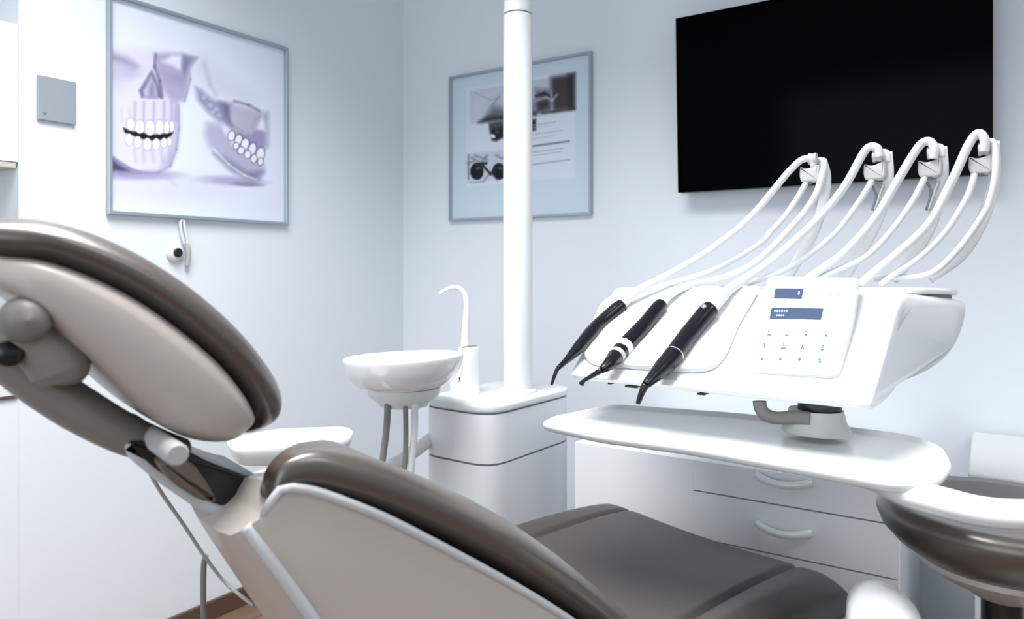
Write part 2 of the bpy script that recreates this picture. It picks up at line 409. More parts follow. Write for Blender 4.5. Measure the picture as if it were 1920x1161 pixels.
    I.poly(S((1280, 560), (1325, 560), (1325, 720), (1290, 760), (1150, 690), (1160, 640), (1240, 650)), (182, 178, 206), 7, .9)
    I.poly(S((1300, 570), (1312, 610), (1315, 650), (1265, 640), (1280, 600)), (244, 244, 250), 4, .95)
    I.poly(S((1020, 605), (1085, 610), (1130, 660), (1165, 720), (1230, 780), (1300, 805), (1312, 850), (1280, 888), (1240, 888), (1160, 845), (1080, 780), (1030, 720), (1010, 660)), (204, 202, 222), 7, .95)
    I.poly(S((1060, 760), (1130, 790), (1220, 850), (1300, 850), (1275, 892), (1230, 888), (1140, 840)), (136, 133, 165), 8, .7)
    I.line(S((1060, 740), (1130, 812), (1210, 868), (1270, 889)), 1.6, (244, 244, 250), 4, .8)
    I.poly(S((1100, 630), (1125, 635), (1170, 690), (1160, 735), (1110, 660)), (240, 240, 248), 3, .9)
    for x, y, w, h in ((1145, 672, 17, 24), (1180, 692, 17, 26), (1212, 712, 19, 28), (1248, 738, 18, 32), (1287, 765, 20, 36), (1168, 722, 13, 16), (1192, 745, 15, 18), (1225, 765, 15, 18), (1256, 785, 14, 20), (1288, 800, 12, 18)):
        I.ell(x * k, y * k, (w + 4) * k, (h + 4) * k, (92, 90, 120), .4, .5, .2); I.ell(x * k, y * k, w * k * .95, h * k * .95, (248, 248, 253), .25, 1, .2)
    I.ell(1140 * k, 895 * k, 56, 8, (170, 166, 195), 1, .7, .05); I.ell(1220 * k, 912 * k, 28, 4, (135, 132, 162), .9, .6, .05)
    I.ell(800 * k, 930 * k, 130, 26, (222, 221, 238), 1, .5)
    return 255 * (np.clip(I.c, 0, 255) / 255) ** 1.35 * np.array((.975, .985, 1.0))
def picture(name, label, A, B, D, nrm, paint, pm, nu, nv, fw=.012, fd=.02, inset=.0):
    """A lower left, B lower right, D upper left (outer corners of the frame) on the wall; nrm into the room"""
    A, B, D = Vector(A), Vector(B), Vector(D); nrm = Vector(nrm); x = (B - A).normalized(); y = (D - A).normalized()
    rt = root(name, (A + B) / 2, label, 'picture')
    o = [A, B, B + (D - A), D]; i = [A + (x + y) * fw, B + (y - x) * fw, B + (D - A) - (x + y) * fw, D + (x - y) * fw]
    g = G()
    R = []
    for a, b, h in ((0, 0, .001), (0, 0, fd - .002), (.15, 0, fd), (.85, 0, fd), (1, 0, fd - .002), (1, 0, .004)):
        R.append([o[q].lerp(i[q], a) + nrm * h for q in range(4)])
    v, f = rings(R, closed=True); g.add(v, f); g.mk('frame', 'alu', rt, smooth=False)
    mk('backing', *prism([q + nrm * .002 for q in i], nrm * .003), 'softwhite', rt, smooth=False)
    print_mesh('print', i[0] + nrm * .006, i[1] + nrm * .006, i[3] + nrm * .006, paint, pm, rt, nu, nv)
    return rt
yl = onx(198, 400).y; yr = onx(535, 300).y; zb = (onx(198, 404).z + onx(534, 421).z) / 2; zt3 = (onx(537, 90).z + onx(238, 0).z) / 2
picture('framed_picture', 'silver framed picture of a skull and jaw showing teeth, on the left wall',
        (0, yl, zb), (0, yr, zb), (0, yl, zt3), (1, 0, 0), paint_skull, 'print1', 300, 330, fw=.011, fd=.02)
k2 = 240 / 1161
def Q(*pts): return [(860 + x * k2, 120 + y * k2) for x, y in pts]
def paint_cert(X, Y):
    bg = (203, 220, 231); I = Ink(X, Y, bg)
    I.poly(Q((60, 215), (1055, 60), (1055, 1030), (60, 1110)), (214, 226, 238), 1.5, .8)
    I.line(Q((60, 240), (60, 1110)), .4, (176, 192, 206), 1.5, .6)
    # upper photograph: a large dim one crossing behind the pole
    I.poly(Q((105, 250), (1050, 85), (1050, 405), (105, 540)), (188, 200, 212), 1.5)
    I.poly(Q((105, 250), (400, 200), (300, 370), (200, 520), (105, 540)), (202, 210, 222), 8, .7)
    I.poly(Q((215, 520), (300, 390), (330, 380), (420, 400), (690, 330), (690, 450)), (110, 112, 124), 7, .9)
    I.poly(Q((180, 532), (260, 480), (420, 470), (700, 440), (700, 462), (420, 500)), (22, 22, 30), 5, .95)
    I.line(Q((140, 260), (300, 330), (360, 300)), 1.0, (160, 172, 186), 4, .7)
    I.line(Q((300, 380), (365, 295)), 1.3, (134, 144, 160), 3, .8)
    I.poly(Q((835, 122), (1050, 85), (1050, 405), (860, 435), (835, 300)), (66, 60, 66), 6, .97)
    I.poly(Q((990, 95), (1050, 85), (1050, 405), (1000, 412)), (38, 36, 44), 5, .8)
    I.poly(Q((700, 230), (830, 235), (840, 430), (700, 452)), (96, 90, 100), 7, .85)
    I.poly(Q((700, 340), (820, 320), (830, 400), (720, 430)), (60, 52, 60), 5, .8)
    I.line(Q((690, 340), (800, 300), (850, 330), (890, 280)), 2.0, (172, 178, 190), 4, .8)
    I.line(Q((700, 290), (780, 265), (820, 290)), 2.4, (34, 34, 44), 4, .8)
    I.line(Q((840, 240), (845, 430)), 1.6, (168, 172, 186), 4, .6)
    I.poly(Q((750, 440), (1050, 400), (1050, 412), (760, 452)), (24, 26, 36), 3, .8)
    # little dark device
    I.poly(Q((275, 540), (420, 515), (700, 500), (700, 600), (420, 660), (340, 700), (305, 695), (285, 620)), (30, 31, 40), 3)
    I.poly(Q((290, 545), (420, 520), (420, 560), (300, 590)), (120, 124, 140), 5, .6)
    I.ell(860 + 310 * k2, 120 + 655 * k2, 5, 3.4, (228, 234, 242), .4, 1, .4)
    I.ell(860 + 350 * k2, 120 + 615 * k2, 4, 3, (90, 84, 90), .6, .8)
    # binoculars photograph
    I.poly(Q((75, 815), (420, 775), (640, 750), (640, 1010), (420, 1040), (75, 1085)), (196, 206, 218), 2)
    for a, b in (((90, 830), (90, 1040)), ((120, 850), (190, 890)), ((150, 830), (260, 870)), ((80, 900), (140, 880)), ((200, 900), (260, 830)), ((340, 830), (400, 860))):
        I.line(Q(a, b), 1.6, (104, 108, 120), 4, .7)
    for cx in (165, 365, 560):
        I.ell(860 + cx * k2, 120 + 975 * k2, 12.5, 15.5, (12, 13, 20), .18); I.ell(860 + (cx + 12) * k2, 120 + 945 * k2, 5, 3, (96, 100, 96), .7, .8)
    I.line(Q((220, 920), (290, 1000), (340, 930)), 2.2, (30, 30, 44), 2.5)
    I.line(Q((150, 910), (250, 900)), 2.5, (40, 42, 54), 3)
    I.line(Q((230, 1060), (275, 1000)), 1.2, (120, 122, 150), 3, .8); I.line(Q((300, 1000), (350, 1055)), 1.2, (120, 122, 150), 3, .8)
    I.line(Q((110, 1080), (220, 1070)), 1.2, (140, 146, 156), 3, .7)
    # lines of print, far too small to read
    for y0, x1, w, c in ((550, 880, 1.0, 178), (575, 850, .8, 190), (632, 940, .9, 176), (672, 870, .8, 190), (738, 1000, 1.9, 118),
                         (796, 940, 1.0, 172), (825, 940, .9, 178), (905, 1005, 1.3, 160)):
        I.line(Q((430, y0 + 40), (x1, y0 - (x1 - 690) * .12)), w, (c - 6, c, c + 14), 1.6, .8)
    return np.clip(I.c, 0, 255)
xl = ony(846, 300).x; xr = ony(1112, 300).x; zb = (ony(846, 417).z + ony(1111, 402).z) / 2; zt4 = (ony(847, 147).z + ony(1112, 96).z) / 2
picture('framed_picture', 'silver framed poster with small photographs and printed text, on the back wall behind the pole',
        (xl, 0, zb), (xr, 0, zb), (xl, 0, zt4), (0, -1, 0), paint_cert, 'print2', 270, 320, fw=.010, fd=.02)

# ------------------------------------------------------------------ television
YT = -.075
a = ony(1277, 361, YT); b = ony(1862, 327, YT); x0, x1 = ony(1272, 300, YT).x, ony(1862, 200, YT).x
zb = (a.z + b.z) / 2; ztv = ony(1265, 40, YT).z
rt = root('television', ((x0 + x1) / 2, YT, zb), 'large black flat television switched off, mounted on the back wall', 'television')
til = math.radians(2.2)
def tv(x, y, z): # tilt about the lower edge, the top leaning into the room
    dz = z - zb; return Vector((x, YT - y * 1 - dz * math.sin(til), zb + dz * math.cos(til)))
def tvbox(xa, xb, ya, yb, za, zb_):
    v, f = box((xa, ya, za), (xb, yb, zb_)); return [tv(*q) for q in v], f
mk('housing', *tvbox(x0, x1, -.035, .0, zb, ztv), 'black', rt, bevel=.004)
g = G(); w_ = .009
for q in ((x0, x1, zb, zb + .014), (x0, x1, ztv - w_, ztv), (x0, x0 + w_, zb + .014, ztv - w_), (x1 - w_, x1, zb + .014, ztv - w_)):
    g.add(*tvbox(q[0], q[1], 0.0002, .004, q[2], q[3]))
g.mk('bezel', 'screen', rt, smooth=False)
mk('screen', *tvbox(x0 + w_, x1 - w_, 0.0002, .002, zb + .014, ztv - w_), 'screen', rt, smooth=False)
g = G(); xm = (x0 + x1) / 2
g.add(*box((xm - .12, -.052, zb + .12), (xm + .12, -.001, ztv - .15)))
g.mk('wall_bracket', 'black', rt, smooth=False)

# ------------------------------------------------------------------ cabinets on the back wall
YF = -.60; ztop = .668
cx0 = ony(1078, 900, YF).x; cx1 = ony(1686, 1000, YF).x; dx0 = ony(1300, 925, YF).x
l1 = (ony(1300, 925, YF).z + ony(1680, 979, YF).z) / 2; l2 = (ony(1365, 1025, YF).z + ony(1685, 1085, YF).z) / 2
rt = root('drawer_cabinet', ((cx0 + cx1) / 2, YF / 2, 0), 'white drawer cabinet with bow handles, standing under the television', 'cabinet')
mk('cabinet_body', *box((cx0, YF + .018, 0.08), (cx1, -.016, ztop)), 'lacquer', rt, smooth=False, bevel=.002)
mk('plinth', *box((cx0 + .02, YF + .06, 0), (cx1 - .02, -.016, .08)), 'seam', rt, smooth=False)
mk('front_panel', *box((cx0, YF, .085), (dx0 - .0001, YF + .018, ztop)), 'lacquer', rt, smooth=False)
dh = l1 - l2
for i, (za, zb_) in enumerate(((l1 + .002, ztop), (l2 + .002, l1 - .002), (l2 - dh * 1.35, l2 - .002), (.085, l2 - dh * 1.35 - .004))):
    d = mk('drawer', *box((dx0 + .0001, YF, za), (cx1 - .002, YF + .018, zb_)), 'lacquer', rt, smooth=False)
    zh = (ony(1470, 897, YF).z if i == 0 else ony(1468, 988, YF).z if i == 1 else zb_ - .05)
    xa, xb = ony(1420, 890, YF).x, ony(1522, 905, YF).x
    P = []
    for j in range(9):
        t = j / 8; P.append(Vector((xa + (xb - xa) * t, YF - .004 - .022 * math.sin(math.pi * t) ** .7, zh - .010 * math.sin(math.pi * t))))
    mk('handle', *tube(P, .0095, 4, 12, flat=(1, .8)), 'bowl', d)
rt = root('desk_cabinet', (2.5, -.3, 0), 'white low cabinet at the right edge behind the round stool', 'cabinet')
bx0 = ony(1815, 900, -.5).x; bz = ony(1815, 886, -.5).z
mk('cabinet_body', *box((bx0 + .012, -.485, .0), (bx0 + 1.0, -.016, bz - .035)), 'lacquer', rt, smooth=False, bevel=.002)
mk('worktop', *box((bx0, -.5, bz - .034), (bx0 + 1.02, -.016, bz)), 'softwhite', rt, smooth=False, bevel=.006)

# ------------------------------------------------------------------ water unit, spittoon, pole
ROT = math.radians(-3)
CX = RX * math.cos(YAW) - AX * math.sin(YAW)          # world +X expressed
UX = Vector((math.cos(ROT), math.sin(ROT), 0)); UY = Vector((-math.sin(ROT), math.cos(ROT), 0))
corner = dep(920, 700, 1.88); corner.z = 0
def WU(x, y, z): return corner + UX * x + UY * y + UP * z      # x to the left is negative
zt5 = dep(920, 764, 1.88).z
def ulp(px, py, P0, d):  # coordinate along d of a pixel ray on vertical plane through P0 containing d
    n = Vector((-d.y, d.x, 0)); q = hit(px, py, P0, n); return (q - P0).dot(d)
wl = ulp(786, 800, corner, UX); wr = ulp(1078, 800, corner, UY)
rt = root('water_unit', WU(wl / 2, wr / 2, 0), 'white rounded floor-standing water unit carrying the spittoon and the pole', 'dental unit')
def rrect(x0, x1, y0, y1, z, r): return rpoly([WU(x0, y0, z), WU(x1, y0, z), WU(x1, y1, z), WU(x0, y1, z)], r, 8)
ov = .0
zseam = dep(920, 878, 1.88).z
mk('lower_cover', *prism(rrect(wl, 0, 0, wr, .06, .075), UP * (zseam - .003 - .06)), 'lacquer', rt, sharp=40)
mk('seam', *prism(rrect(wl + .004, -.004, .004, wr - .004, zseam - .003, .07), UP * .006), 'seam', rt, sharp=40)
mk('upper_cover', *prism(rrect(wl, 0, 0, wr, zseam + .003, .075), UP * (zt5 - .026 - zseam - .003)), 'lacquer', rt, sharp=40)
mk('seam', *prism(rrect(wl + .004, -.004, .004, wr - .004, zt5 - .026, .07), UP * .004), 'seam', rt, sharp=40)
mk('top_plate', *soft_slab(rrect(wl - .004, .004, -.004, wr + .006, zt5 - .022, .085), UP * .022, .007), 'white', rt, sharp=60)
mk('plinth', *prism(rrect(wl + .03, -.03, .03, wr - .03, 0, .05), UP * .06), 'grey', rt, sharp=40)
# pole
pc = hit(971, 733, Vector((0, 0, zt5)), UP); tp = (pc - CAM).dot(AX); pr = 27.5 / F * tp
rt = root('light_pole', (pc.x, pc.y, zt5), 'tall round white pole rising from the water unit past the framed poster', 'pole')
zj = CAM.z + (HY - 30) / F * tp
mk('foot_flange', *lathe(pc, [(.001, 0), (pr * 1.33, 0), (pr * 1.33, .004), (pr * 1.05, .009), (pr * .9, .009)]), 'white', rt)
mk('pole_tube', *lathe(pc, [(pr, .006), (pr, zj - zt5 - .002), (pr - .0015, zj - zt5)]), 'white', rt, sharp=40)
mk('joint_ring', *lathe((pc.x, pc.y, zj), [(pr - .003, 0), (pr - .003, .0035)]), 'seam', rt)
mk('upper_tube', *lathe((pc.x, pc.y, zj + .0035), [(pr - .001, 0), (pr, .001), (pr * .95, .05), (pr * .95, .75 - .02), (pr * .7, .75)]), 'white', rt, sharp=40)
# spittoon
tb = 1.86
bc = dep(757, 668, tb); br = 112 / F * tb
bl = (CAM.z - bc.z)
zr = bc.z
rt = root('spittoon', (bc.x, bc.y, zt5), 'white oval spittoon bowl with a curved water spout, beside the pole', 'spittoon')
zlow = dep(757, 735, tb).z - zr
prof = [(.001, -.012), (.02, -.062), (.05, -.060), (.085, -.045), (.115, -.022), (br * .93, -.004), (br * .97, .002), (br, -.002), (br * .985, -.018), (br * .92, -.044),
        (br * .78, -.068), (br * .6, -.082), (br * .42, -.088), (.001, -.09)]
prof[0] = (.001, -.064)
prof = [(max(.001, q.x), q.y) for q in crom([Vector((a, b, 0)) for a, b in prof], 4)]
def bowl_fix(v):
    out = []
    for q in v:
        d = (q - bc); tilt = d.dot(UX) * .05; out.append(q + UP * tilt)
    return out
v, f = lathe(bc, prof, 56); mk('bowl', bowl_fix(v), f, 'bowl', rt)
v, f = lathe(bc + UP * 0, [(br * .62, -.078), (br * .58, -.10), (br * .42, -.118), (br * .40, -.126), (.001, -.126)], 40); mk('drain_housing', v, f, 'softwhite', rt, sharp=50)
mk('drain', *lathe(bc + UP * -.0655, [(.014, 0), (.014, .006), (.001, .006)], 20), 'chrome', rt)
bk = hit(876, 737, Vector((0, 0, zt5)), UP); tk = (bk - CAM).dot(AX)
ztopb = dep(876, 650, tk).z
r_ = 24 / F * tk
g = G()
L = (bk - bc).dot(UX)
def neck(z, sc_, dist):
    a = bk.copy(); a.z = z; d = UX; q = UY
    R = [a + (d * math.cos(t) + q * math.sin(t)) * r_ * sc_ for t in np.linspace(-math.pi / 2, math.pi / 2, 12)]
    b2 = a - d * dist
    R += [b2 + (d * math.cos(t) + q * math.sin(t)) * r_ * sc_ for t in np.linspace(math.pi / 2, 3 * math.pi / 2, 12)]
    return R
g.add(*rings([neck(zt5 + .0005, 1.06, .016), neck(zt5 + .005, 1.06, .016), neck(zt5 + .007, 1, .016), neck(zt5 + .03, 1, .020), neck(zt5 + .05, 1, L * .25), neck(zt5 + .075, 1, L * .55), neck(ztopb - .006, 1, L * .60), neck(ztopb - .002, .98, L * .60), neck(ztopb, .93, L * .58)]))
g.mk('spout_block', 'bowl', rt, sharp=50)
P = [dep(x, y, tk) for x, y in ((872, 652), (873, 610), (875, 575), (871, 552), (859, 540), (845, 540), (832, 546), (824, 551))]
mk('water_spout', *tube(P, [.0135, .0105, .0085, .0075, .007, .0065, .006, .005], 6, 18), 'white', rt)
# suction hoses beneath
rt2 = root('suction_hose_set', dep(745, 760, 1.84) * 1, 'grey and white suction hoses hanging below the spittoon bowl', 'hoses')
rt2.location.z = .42
for P, r, m_ in (([(727, 757), (725, 800), (719, 850), (708, 930), (700, 1010)], .0085, 'ghose'), ([(760, 757), (761, 810), (759, 870), (750, 950), (745, 1020)], .0065, 'ghose'),
                 ([(778, 757), (777, 810), (771, 880), (765, 960), (770, 1020)], .0085, 'hose')):
    mk('hose', *tube([dep(x, y, 1.80) for x, y in P], r, 6, 14), m_, rt2)
# assistant's shelf
rt = root('assistant_shelf', dep(590, 830, 1.62), 'small white shelf with rounded end, behind the chair headrest', 'shelf')
zs = dep(590, 806, 1.62).z
P = [hit(x, y, Vector((0, 0, zs)), UP) for x, y in ((420, 822), (520, 803), (648, 799), (664, 806), (655, 822), (560, 832), (440, 840))]
g = G(); c = sum(P, Vector()) / len(P)
Pr = rpoly(P, .03, 5)
def sc(P, s, dz): return [c + (p - c) * s + UP * dz for p in P]
g.add(*rings([sc(Pr, .97, 0), sc(Pr, 1, -.004), sc(Pr, .99, -.016), sc(Pr, .90, -.040), sc(Pr, .8, -.044)]))
g.mk('shelf_top', 'white', rt, sharp=60)
q0 = c + UP * -.04; q1 = WU(wl - .0, .12, zs - .10)
mk('support_arm', *tube([q0, q0 + UP * -.05, (q0 + q1) / 2 + UP * -.08, q1], .018, 5, 14), 'softwhite', rt)

# ------------------------------------------------------------------ small device hanging on the left wall
c0 = onx(333, 474, .02)
rt = root('hanging_handpiece', (0, c0.y, c0.z - .02), 'small white hook holder with dark round cap and loop, hanging below the skull picture', 'holder')
mk('holder_body', *lathe((.0005, c0.y, c0.z), [(.001, 0), (.026, 0), (.028, .004), (.026, .014), (.018, .02), (.001, .02)], 30, axis=(1, 0, 0)), 'white', rt)
mk('round_cap', *lathe((.0195, c0.y, c0.z), [(.0145, 0), (.0145, .006), (.012, .008), (.001, .008)], 24, axis=(1, 0, 0)), 'black', rt)
tag(rt.children[-1], 'dark round cap')
mk('side_grip', *tube([onx(351, 456, .012), onx(353, 475, .014), onx(351, 500, .012)], [.006, .0085, .007], 6, 12), 'grey', rt)
P = [onx(352, 458, .012), onx(349, 440, .012), onx(346, 425, .012), onx(344, 413, .012), onx(340, 413, .012), onx(338, 420, .012), onx(341, 440, .012), onx(346, 458, .012)]
mk('loop', *tube(P, .0042, 6, 12), 'white', rt)

# ------------------------------------------------------------------ dentist's element
FB = (1.20, .948); FT = (1.49, 1.112)                # (n, z) of the sloping front, bottom and top
ft = Vector((FT[0] - FB[0], FT[1] - FB[1], 0)); fl = ft.length; fn = Vector((-ft.y, ft.x, 0)) / fl
FN = NN * fn.x + UP * fn.y
FP0 = EN(0, *FB)
def face(px, py, h=0): return hit(px, py, FP0 + FN * h, FN)
rt = root('instrument_console', EN(-.48, 1.42, .80), 'white dentist instrument console with keypad and sloping front, above the tray', 'dental unit')
UNIT = rt
prof = [(1.215, .934), (1.203, .938), (1.199, .944), (1.203, .9505), (1.30, 1.0047), (1.40, 1.0612), (1.475, 1.1036), (1.492, 1.108), (1.505, 1.106), (1.60, 1.098), (1.655, 1.092), (1.675, 1.084),
        (1.672, 1.06), (1.652, 1.02), (1.615, .985), (1.56, .960), (1.48, .943), (1.38, .934), (1.28, .932)]
prof = [(q.x, q.y) for q in crom([Vector((a, b, 0)) for a, b in prof], 2, True)]
cn = sum(q[0] for q in prof) / len(prof); cz = sum(q[1] for q in prof) / len(prof)
def station(e, side, ins):
    ring = []
    for n, z in prof:
        fl_ = max(0, (n - 1.47)) * .40
        if side < 0: fl_ = (n - 1.2) * .20
        # keep edges rounded: move towards an inner profile
        dn, dz = cn - n, cz - z; L = math.hypot(dn, dz)
        ring.append(EN(e + (side if side < 0 else max(0, (e + .5) / (eR + .5))) * fl_, n + dn / L * ins, z + dz / L * ins))
    return ring
eL, eR = -.765, -.222
st = [(eL, -1, .030), (eL, -1, .020), (eL + .004, -1, .010), (eL + .012, -1, .003), (eL + .025, -1, 0)]
st += [(-.5, 1, 0)]
st += [(eR - .016, 1, 0), (eR - .007, 1, .002), (eR - .002, 1, .007), (eR, 1, .014), (eR, 1, .03)]
R = []
for i, (e, sd, ins) in enumerate(st):
    R.append(station(e, sd, ins))
mk('console_body', *rings(R), 'white', rt, sharp=50)
lid = [EN(-.74, 1.53, 1.101), EN(-.206, 1.53, 1.104), EN(-.153, 1.62, 1.101), EN(-.150, 1.68, 1.097), EN(-.25, 1.695, 1.096), EN(-.78, 1.69, 1.096)]
mk('lid', *soft_slab(rpoly(lid, .03, 5), UP * .012, .005), 'white', rt, sharp=60)
mk('lid_gap', *prism([p + UP * .0 for p in rpoly([EN(-.72, 1.54, 1.090), EN(-.214, 1.54, 1.092), EN(-.162, 1.62, 1.090), EN(-.162, 1.672, 1.087), EN(-.76, 1.67, 1.087)], .02, 4)], UP * .012), 'seam', rt, sharp=50)
# side trim line
def on_side(px, py, h=.0):
    A = EN(eR, 1.47, 1.0); d = (NN + E * .40).normalized(); nrm = Vector((d.y, -d.x, 0)); 
    if nrm.dot(E) < 0: nrm = -nrm
    return hit(px, py, A + nrm * h, nrm)
mk('side_seam', *tube([on_side(x, y, .0) for x, y in ((1672, 655), (1700, 657), (1730, 652), (1760, 640), (1785, 622))], .0011, 5, 8), 'plate', rt)
# instrument rest
P = [face(x, y, 0) for x, y in ((1128, 575), (1175, 547), (1425, 548), (1388, 610), (1362, 672), (1338, 699), (1290, 702), (1105, 688), (1092, 660))]
mk('instrument_rest', *soft_slab(rpoly(P, [.03, .03, .02, .02, .02, .03, .03, .03, .03], 6), FN * .014, .005), 'softwhite', rt, sharp=60)
# ledges below the rest (holder slots)
for xa, xb in ((1100, 1150), (1195, 1270)):
    P = [face(x, y, .0) for x, y in ((xa, 697), (xb, 703), (xb, 714), (xa, 708))]
    mk('holder_slot', *prism(P, FN * .002), 'rim', rt, smooth=False)
# keypad wedge
KB = Vector((1.215, .962, 0)); KT = Vector((1.46, 1.139, 0)); kt = (KT - KB); kn = Vector((-kt.y, kt.x, 0)).normalized()
KN = NN * kn.x + UP * kn.y; KP = EN(0, KB.x, KB.y)
def kp(px, py, h=0): return hit(px, py, KP + KN * h, KN)
P = [kp(x, y, 0) for x, y in ((1440, 517), (1611, 519), (1600, 590), (1572, 705), (1402, 694), (1425, 590))]
mk('keypad_housing', *soft_slab([p - KN * .022 for p in rpoly(P, [.012, .012, .02, .02, .02, .02], 5)], KN * .022, .004), 'white', rt, sharp=60)
P = [kp(x, y, 0) for x, y in ((1448, 526), (1598, 528), (1562, 697), (1412, 688))]
mem = mk('keypad', *soft_slab(rpoly(P, .006, 4), KN * .0012, .0005), 'membrane', rt, sharp=60)
def tile(name, pts, m_, par, h0=.0012, th=.0008, r=.0015):
    return mk(name, *prism(rpoly([kp(x, y, h0) for x, y in pts], r, 3), KN * th), m_, par, smooth=False)
d1 = tile('display', ((1454, 541), (1507, 542), (1503, 561), (1451, 560)), 'lcd', mem, r=.0005)
d2 = tile('display', ((1447, 577), (1544, 579), (1539, 600), (1443, 598)), 'lcd', mem, r=.0005)
g = G()
def gl(pts, h=.0021):
    g.add(*prism([kp(x, y, h) for x, y in pts], KN * .0003))
for i in range(6): gl(((1452 + i * 4.4, 581.5), (1455 + i * 4.4, 581.6), (1454.4 + i * 4.4, 585.3), (1451.4 + i * 4.4, 585.2)))
g.mk('display_text', 'lcdtext', mem, smooth=False); g = G()
for i in range(4): gl(((1456 + i * 4, 590), (1458.5 + i * 4, 590), (1458 + i * 4, 593), (1455.5 + i * 4, 593)))
g.mk('display_text', 'lcdtext', mem, smooth=False); g = G()
gl(((1497, 546), (1500, 546), (1499, 553), (1496, 553)))
g.mk('display_text', 'lcdtext', mem, smooth=False)
tile('function_key', ((1552, 584), (1567, 584), (1564, 599), (1549, 599)), 'key', mem)
for x in (1540, 1555, 1570): tile('indicator', ((x, 545), (x + 7, 545), (x + 6, 553), (x - 1, 553)), 'key', mem, r=.0008)
g = G(); g.add(*prism([kp(x, y, .0012) for x, y in ((1507, 536), (1583, 538), (1583, 539), (1507, 537))], KN * .0003)); g.mk('printed_line', 'plate', mem, smooth=False)
rows = [((1442, 624), (1475, 625), (1511, 625), (1549, 626)), ((1434, 648), (1469, 649), (1505, 651), (1542, 652)), ((1428, 672), (1463, 673), (1499, 674), (1537, 675))]
glyph = [[((-4, 4), (5, 4), (5, 7), (-5, 7)), ((-3, -5), (2, -5), (2, -3), (-3, -3))], [((-5, 4), (4, 4), (6, 1), (4, 7), (-5, 7))], [((-3, 2), (3, 2), (4, 7), (-4, 7)), ((-3, -5), (3, -5), (3, -3), (-3, -3))], [((0, 0), (5, 7), (-5, 7)), ((-3, -5), (3, -5), (0, -2))],
         [((-2, -7), (1, -7), (0, 6), (-3, 6))], [((-1, -8), (1, -8), (0, 1), (-1, 1)), ((-8, 4), (7, 4), (7, 7), (-8, 7))], [((-1, -6), (3, -6), (-3, 6), (-6, 6)), ((2, 0), (5, 0), (2, 7), (-1, 7))], [((2, -7), (5, -7), (0, 1), (-3, 1)), ((-4, 4), (4, 4), (3, 7), (-5, 7))],
         [((-2, 4), (3, -5), (4, 4))], [((-3, -3), (3, -3), (4, 3), (-3, 3))], [((-4, -2), (4, -2), (4, 3), (-4, 3)), ((-1, -5), (1, -5), (1, 6), (-1, 6))], [((0, -6), (5, 2), (-5, 2)), ((-6, 4), (5, 4), (5, 7), (-6, 7))]]
i = 0
for row in rows:
    for x, y in row:
        kk = tile('key', ((x - 8, y - 8), (x + 9, y - 8), (x + 7, y + 9), (x - 10, y + 9)), 'key', mem, r=.002)
        g = G()
        for s_ in glyph[i]: g.add(*prism([kp(x + a_ * .62, y + b_ * .75, .0021) for a_, b_ in s_], KN * .0003))
        # the symbols belong to the same membrane as the key
        g.mk('key_symbol', 'icon', mem, smooth=False); i += 1
# feet and slots below the front edge
for x, y, w_ in ((1147, 718, 6), (1187, 724, 24), (1318, 738, 13)):
    q = onn(x, y, 1.215); mk('underside_slot', *box((-1, -1, -1), (1, 1, 1)), 'black', rt, smooth=False)
    o = rt.children[-1] if False else bpy.data.objects[[o.name for o in C.objects][-1]]
    me = o.data; org = wloc(rt)
    for v_ in me.vertices:
        c_ = v_.co + org; v_.co = (q + E * (c_.x * w_ / 2 / F * 1.35) + NN * (c_.y * .01) + UP * (c_.z * .0016)) - org
# joint under the console
mk('swivel_foot', *lathe(onn(1537, 765, 1.33) + UP * -.004, [(.001, -.006), (.030, -.006), (.036, 0), (.036, .016), (.001, .016)], 30), 'black', rt, sharp=50)
sp = onn(1530, 790, 1.33)
def rr(c_, a_, b_, z): 
    return [Vector((c_.x, c_.y, z)) + E * (math.cos(t) * a_) + NN * (math.sin(t) * b_) for t in np.linspace(0, 2 * math.pi, 28, endpoint=False)]
mk('swivel_neck', *rings([rr(sp, .045, .04, sp.z + .021), rr(sp, .05, .045, sp.z + .0), rr(sp, .056, .05, .876), rr(sp, .058, .05, .866)]), 'clampgrey', rt, sharp=50)
P = [onn(x, y, 1.29) for x, y in ((1424, 752), (1426, 765), (1436, 778), (1458, 784), (1490, 783), (1520, 786))]
mk('lever', *tube(P, [.012, .012, .012, .011, .012, .012], 6, 14, flat=(1, .6)), 'armgrey', rt)

